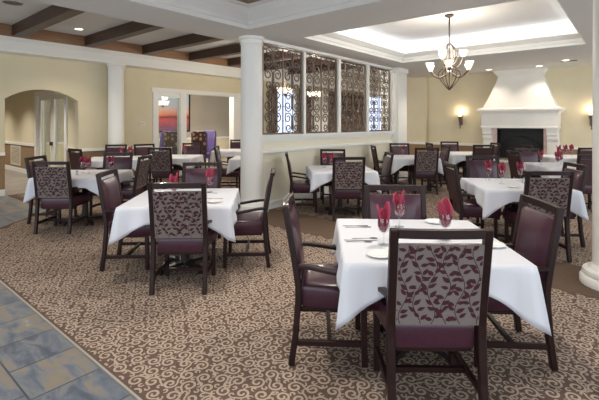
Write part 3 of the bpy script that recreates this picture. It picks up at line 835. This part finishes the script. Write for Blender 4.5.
def mk_fork():
    mb = MB(); mb.prism([(-.008,0),(.008,0),(.004,.1),(-.004,.1)], 'z', 0, .003); mb.prism([(-.004,.1),(.004,.1),(.011,.135),(.011,.15),(-.011,.15),(-.011,.135)], 'z', .0005, .0035)
    for i in range(4): x = -.0098+.0065*i; mb.prism([(x-.0016,.15),(x+.0016,.15),(x+.001,.195),(x-.001,.195)], 'z', .001, .0035)
    return mb.build('fork', M['steel'])
def mk_spoon():
    mb = MB(); mb.prism([(-.007,0),(.007,0),(.0035,.12),(-.0035,.12)], 'z', 0, .003)
    mb.prism([(.016*math.sin(2*PI*i/14), .145-.028*math.cos(2*PI*i/14)) for i in range(14)], 'z', .0004, .004)
    return mb.build('spoon', M['steel'])
def mk_shaker():
    t = thing('shaker', '', 'shaker')
    smooth_ang(MB().lathe([(.018,0),(.021,.004),(.017,.05)], 14).build('body', M['salt'], t)); smooth_ang(MB().lathe([(.0175,.05),(.0175,.062),(.01,.07)], 14).build('cap', M['steel'], t))
    return t
MK = dict(goblet=mk_goblet, napkin=mk_napkin, bread_plate=mk_plate, knife=mk_knife, fork=mk_fork, spoon=mk_spoon, shaker=mk_shaker)
GR = dict(goblet='goblets on the tables', napkin='folded napkins in goblets', bread_plate='bread plates on the tables', knife='table knives', fork='table forks', spoon='table spoons', shaker='salt and pepper shakers')
def put(kind, r, d, label, z=0, rz=0):
    o = first_or_copy(CACHE, kind, MK[kind]); x, y = at(r, d)
    o.location = (x, y, ZT+z); o.rotation_euler = (0, 0, R(HEAD-90+rz))
    tag(o, label, kind.replace('_', ' '), GR[kind]); return o
def setting(r, d, where, rz=0):
    put('goblet', r, d, 'glass goblet with napkin, ' + where)
    put('napkin', r, d, 'rose napkin folded in the goblet ' + where, .086, rz)

exec_tables = [
 ('T1', .81, 2.79, -3.2, 'nearest the viewer', 'with hanging corners on the nearest table'),
 ('T2', -1.225, 4.34, 4.7, 'left of the middle column', 'on the table left of the middle column, corner hanging down'),
 ('T3', -3.35, 6.32, 2, 'in front of the archway', 'on the far left table in front of the archway'),
 ('T4', .70, 7.02, 4, 'under the iron grilles', 'on the table beside the wall under the grilles'),
 ('T5', 2.79, 5.25, -7, 'second row right', 'on the right table behind the nearest one'),
 ('T6', 2.6, 9.5, 0, 'by the square pillar', 'on the table by the square pillar'),
 ('T7', 4.35, 10.7, 0, 'below the left sconce', 'on the far table below the left sconce'),
 ('T8', 4.95, 7.6, -4, 'third row right, before the fireplace', 'on the table in front of the fireplace, half behind chairs'),
 ('T9', 6.35, 9.6, -4, 'right of the fireplace', 'on the farthest right table beside the fireplace'),
 ('T10', -4.15, 9.15, 20, 'by the slim left column', 'on the table by the slim left column'),
 ('T11', -2.95, 9.6, 0, 'before the glazed opening', 'on the table in front of the glazed opening'),
 ('T12', -1.0, 9.3, 0, 'behind the middle column', 'corner peeking out left of the middle column'),
 ('T13', -1.95, 11.9, 0, 'deepest on the left', 'on the deepest table at the left, below the white jamb'),
]
for a in exec_tables: table(*a)

G1 = 'armchairs at the nearest table'
chair(.715, 2.355, -1, 'burgundy armchair nearest the viewer, its leaf-patterned back turned to the camera', G1)
chair(.25, 2.81, -93, 'burgundy armchair facing right at the left side of the nearest table', G1)
chair(1.32, 2.79, 86, 'burgundy armchair facing left, leather back visible, right side of nearest table', G1)
chair(.80, 3.13, 178, 'burgundy armchair facing the viewer across the nearest table', G1)
G = 'armchairs left of the middle column'
chair(-1.10, 3.93, 2, 'burgundy armchair with leaf-patterned back to the viewer, left of the middle column', G)
chair(-.63, 4.55, 93, 'burgundy armchair facing left directly before the middle column', G)
chair(-1.79, 4.48, -86, 'burgundy armchair facing right, left side of table left of middle column', G)
chair(-1.29, 5.12, 183, 'burgundy armchair facing the viewer, far side of table left of middle column', G)
G = 'armchairs before the archway'
chair(-3.43, 5.91, 0, 'armchair with patterned back to the viewer at the table before the archway', G)
chair(-3.86, 6.44, -88, 'leftmost armchair, facing right before the archway', G)
chair(-2.84, 6.6, 90, 'armchair facing left at right side of table before the archway', G)
chair(-3.24, 6.92, 180, 'burgundy armchair facing the viewer at far side of table before the archway', G)
G = 'armchairs under the grilles'
chair(.10, 7.18, -88, 'armchair facing right close to the wall under the first grille', G)
chair(.764, 6.66, 2, 'armchair with patterned back to the viewer at table under the grilles', G)
chair(.68, 7.90, 181, 'burgundy armchair facing the viewer, against the wall under the grilles', G)
chair(1.28, 7.25, 92, 'armchair facing left at right side of table under the grilles', G)
G = 'armchairs at the second right table'
chair(2.33, 5.37, -95, 'armchair facing right at left side of the second-row right table', G, True)
chair(2.92, 6.22, 174, 'burgundy armchair facing the viewer across the second-row right table', G)
chair(2.77, 4.79, -2, 'armchair with patterned back to viewer, just behind the nearest right chair', G)
chair(3.27, 5.31, 84, 'armchair facing left at second-row right table, next to the big column', G)
G = 'armchairs by the square pillar'
chair(2.73, 9.0, 0, 'armchair with patterned back to the viewer at table by the square pillar', G)
chair(2.62, 10.3, 180, 'burgundy armchair facing the viewer just beside the square pillar', G)
chair(2.07, 9.6, -90, 'armchair facing right, left side of table by the square pillar', G)
chair(3.15, 9.6, 90, 'armchair facing left, right side of table by the square pillar', G, True)
G = 'armchairs below the left sconce'
chair(4.5, 10.22, 0, 'armchair with back to the viewer at table below the left sconce', G, True)
chair(4.90, 10.8, 90, 'armchair facing left between the left sconce table and the fireplace', G)
chair(4.3, 11.3, 180, 'burgundy armchair facing the viewer, far side of left sconce table', G)
chair(3.78, 10.8, -90, 'armchair facing right, left side of table below the left sconce', G)
G = 'armchairs before the fireplace'
chair(4.40, 7.7, -95, 'armchair facing right, in front of the firebox', G, True)
chair(4.75, 8.17, 178, 'burgundy armchair facing the viewer, in front of the firebox', G)
chair(4.95, 7.1, -4, 'armchair with back to viewer, half hidden behind the big column', G, True)
chair(6.3, 9.1, 0, 'armchair with back to viewer, beside the fireplace near the big column', G, True)
chair(5.78, 9.75, -90, 'armchair facing right, closest to the fireplace hearth', G)
G = 'armchairs in the left aisle'
chair(-4.45, 8.62, -35, 'dark armchair turned away beside the slim left column', G, True)
chair(-4.5, 9.68, 185, 'burgundy armchair facing the viewer against the slim left column', G)
chair(-3.03, 9.1, 0, 'armchair with patterned back to viewer before the glazed opening', G)
chair(-3.72, 10.0, -140, 'burgundy armchair by the left jamb of the glazed opening', G)
chair(-2.85, 10.45, 180, 'burgundy armchair facing viewer, far side of table before the glazed opening', G)
chair(-1.58, 9.3, -88, 'armchair facing right, just left of the middle column in the aisle', G)
chair(-1.95, 12.6, 180, 'small distant burgundy armchair below the white right jamb', G)

# high-backed chairs in the private room
def highback(r, d, phi, label):
    x, y = at(r, d); t = thing('highback_chair', label, 'chair', (x, y, 0), R(HEAD-90+phi), 'high-backed chairs in the private room'); t.scale = (.8, .9, 1)
    for sx in (-1, 1):
        for yy in (-.24, .22): MB().bar([(sx*.25,yy,0),(sx*.25,yy,.32)], .045, .045).build('leg', M['cherry'], t)
        MB().prism([(-.28,.5),(-.28,1.24),(-.16,1.22),(-.1,1.0),(-.06,.72),(.18,.66),(.2,.5)], 'x', *sorted((sx*.27, sx*.32))).build('wing', M['purple'], t, bevel=.012)
    MB().box(-.27,.27,-.26,.27,.32,.5).build('seat', M['purple'], t, bevel=.03)
    MB().prism([(-.24,.5),(-.16,.5),(-.22,1.28),(-.29,1.28)], 'x', -.27, .27).build('backrest', M['purple'], t, bevel=.02)
    o = MB().prism([(-.255,.4),(-.243,.4),(-.292,1.27),(-.305,1.27)], 'x', -.265, .265).build('back_panel', M['dots'], t); o['label'] = 'brown fabric back with gold medallions'
highback(-3.32, 13.4, 15, 'high-backed chair with gold medallion back turned to viewer, private room')
highback(-3.28, 14.3, 165, 'violet high-backed wing chair facing viewer, right of the medallion chair')
highback(-4.18, 13.3, 10, 'high-backed medallion chair behind the glazed panel')
highback(-4.72, 14.2, 165, 'violet high-backed wing chair behind the glazed panel, below the sunset')

# nearest table
setting(.545, 2.62, 'front left on the nearest table', 20)
setting(.76, 3.08, 'far side of the nearest table', -30)
setting(.985, 2.74, 'just above the nearest chair back', 60)
put('bread_plate', .475, 2.405, 'white bread plate at the front left corner of the nearest table')
put('bread_plate', 1.07, 3.2, 'white bread plate at the far edge of the nearest table')
put('bread_plate', 1.235, 2.6, 'white bread plate at the right edge of the nearest table')
put('fork', .33, 3.1, 'steel fork at the far left corner of the nearest table', rz=-90)
put('fork', .345, 3.06, 'steel salad fork, nearer of the two at far left of nearest table', rz=-90)
put('knife', .30, 2.72, 'steel knife on the left edge of the nearest table', rz=-92)
put('spoon', .31, 2.685, 'steel spoon beside the knife on the nearest table', rz=-93)
put('spoon', .36, 2.76, 'steel dessert spoon behind the knife on the nearest table', rz=-88)
# table left of the column
setting(-1.3, 4.2, 'above patterned chair back left of middle column', 10)
setting(-1.02, 4.62, 'right half of the table left of the middle column', -20)
put('bread_plate', -.84, 4.03, 'white bread plate at front right of the table left of middle column')
put('knife', -.92, 4.55, 'steel knife at the far right on table left of middle column', rz=85)
put('fork', -.8, 4.22, 'steel fork at the right edge of table left of middle column', rz=95)
# others
setting(-3.42, 6.4, 'middle of the table before the archway', 0)
setting(-3.27, 6.28, 'centre right of the table before the archway', 40)
setting(-3.0, 6.45, 'right end of the table before the archway', 10)
put('shaker', -3.36, 6.12, 'salt shaker on the table before the archway')
setting(.44, 7.15, 'left half of the table under the grilles', 0)
setting(.55, 6.95, 'centre of the table under the grilles', 50)
setting(2.62, 5.62, 'far left of the second-row right table', 0)
setting(2.62, 5.25, 'middle of the second-row right table', 30)
setting(3.0, 5.5, 'far right of the second-row right table', -20)
put('shaker', 2.93, 5.30, 'left of two shakers on the second-row right table')
put('shaker', 3.0, 5.33, 'right of two shakers on the second-row right table')
put('bread_plate', 2.62, 4.95, 'white bread plate at front of the second-row right table')
setting(2.45, 9.6, 'on the table by the square pillar', 0)
setting(4.62, 7.75, 'left side of the table before the fireplace', 0)
setting(4.75, 7.45, 'nearer one on the table before the fireplace', 40)
setting(5.0, 7.75, 'right one on the table before the fireplace', -30)
setting(6.05, 9.45, 'left one on the farthest right table', 0)
setting(6.3, 9.6, 'middle one on the farthest right table', 20)
setting(6.55, 9.75, 'right one on the farthest right table', 50)
setting(-3.8, 9.1, 'right side of the table by the slim left column', 0)
setting(-3.95, 9.0, 'left one on the table by the slim left column', 30)
setting(-2.75, 9.7, 'on the table before the glazed opening', 0)

# ------------------------------------------------------------------ light
def area(name, loc, sx, sy, e, col, rot=(0,0,0)):
    l = bpy.data.lights.new(name, 'AREA'); l.shape = 'RECTANGLE'; l.size = sx; l.size_y = sy; l.energy = e; l.color = col
    o = bpy.data.objects.new(name, l); COL.objects.link(o); o.location = loc; o.rotation_euler = rot; return o
CW = (.95,.97,1)
zc = Z0+.2
area('cove_strip', (TX0-.2, (TY0+TY1)/2, zc), .1, TY1-TY0+.5, 11, CW, (PI,0,0))
area('cove_strip', (TX1+.2, (TY0+TY1)/2, zc), .1, TY1-TY0+.5, 11, CW, (PI,0,0))
area('cove_strip', ((TX0+TX1)/2, TY0-.2, zc), TX1-TX0+.5, .1, 11, CW, (PI,0,0))
area('cove_strip', ((TX0+TX1)/2, TY1+.2, zc), TX1-TX0+.5, .1, 11, CW, (PI,0,0))
def spot(x, y, z, e, col=WARM, ang=120):  # unseen spots without fixtures; corridor, private room and far-area ones added as fill
    l = bpy.data.lights.new('fill_spot', 'SPOT'); l.energy = e; l.color = col; l.spot_size = R(ang); l.spot_blend = .9; l.shadow_soft_size = .12
    o = bpy.data.objects.new('fill_spot', l); COL.objects.link(o); o.location = (x, y, z)
NEUT = (1,.93,.84)
for (x, y, z, e, c) in ((-3.4,-2.2,3.3,130,NEUT),(-1.6,-1.9,3.3,150,NEUT),(-1.6,-4.0,3.3,150,NEUT),(-3.6,-4.6,3.3,120,NEUT),(-5.2,-.9,3.3,110,NEUT),
                        (-3.0,2.4,3.5,130,WARM),(0,2.4,3.5,140,WARM),(2.8,2.6,3.5,110,WARM),(5.6,2.6,3.5,90,WARM),(-1.6,6.6,2.68,190,NEUT),(-1.8,9.0,2.68,210,NEUT),(-1.8,11.2,2.68,210,NEUT),
                        (5.7,-1.2,3.0,110,WARM),(5.7,-5.2,3.0,90,WARM),(2.4,-5.4,3.0,120,WARM),(0.1,-2.5,3.0,120,NEUT),(3.6,7.2,2.95,330,NEUT),(6.2,7.2,2.95,330,NEUT),(1.2,7.4,2.95,330,NEUT),(-3.2,12,2.7,70,WARM),(7.5,3.2,3.5,300,NEUT),(9.5,3.2,3.5,300,NEUT),(11.5,3.2,3.5,300,NEUT),(13.6,3.0,3.5,300,NEUT)):
    spot(x, y, z, e*.85, c)
W = bpy.data.worlds.new('daylight_world'); S.world = W; W.use_nodes = True
W.node_tree.nodes['Background'].inputs[0].default_value = (.86,.93,1.0,1); W.node_tree.nodes['Background'].inputs[1].default_value = 2.1

# ------------------------------------------------------------------ camera
cam = bpy.data.cameras.new('camera'); co_ = bpy.data.objects.new('camera', cam); COL.objects.link(co_)
co_.location = (CX, CY, EYE); co_.rotation_euler = (R(90), 0, R(HEAD-90))
cam.sensor_width = 36; cam.lens = 405/599*36; cam.shift_y = -77/599; cam.clip_start = .05
S.camera = co_
S.view_settings.view_transform = 'Standard'; S.view_settings.look = 'None'; S.view_settings.gamma = 1; S.view_settings.use_curve_mapping = False
S.view_settings.exposure = 0.22
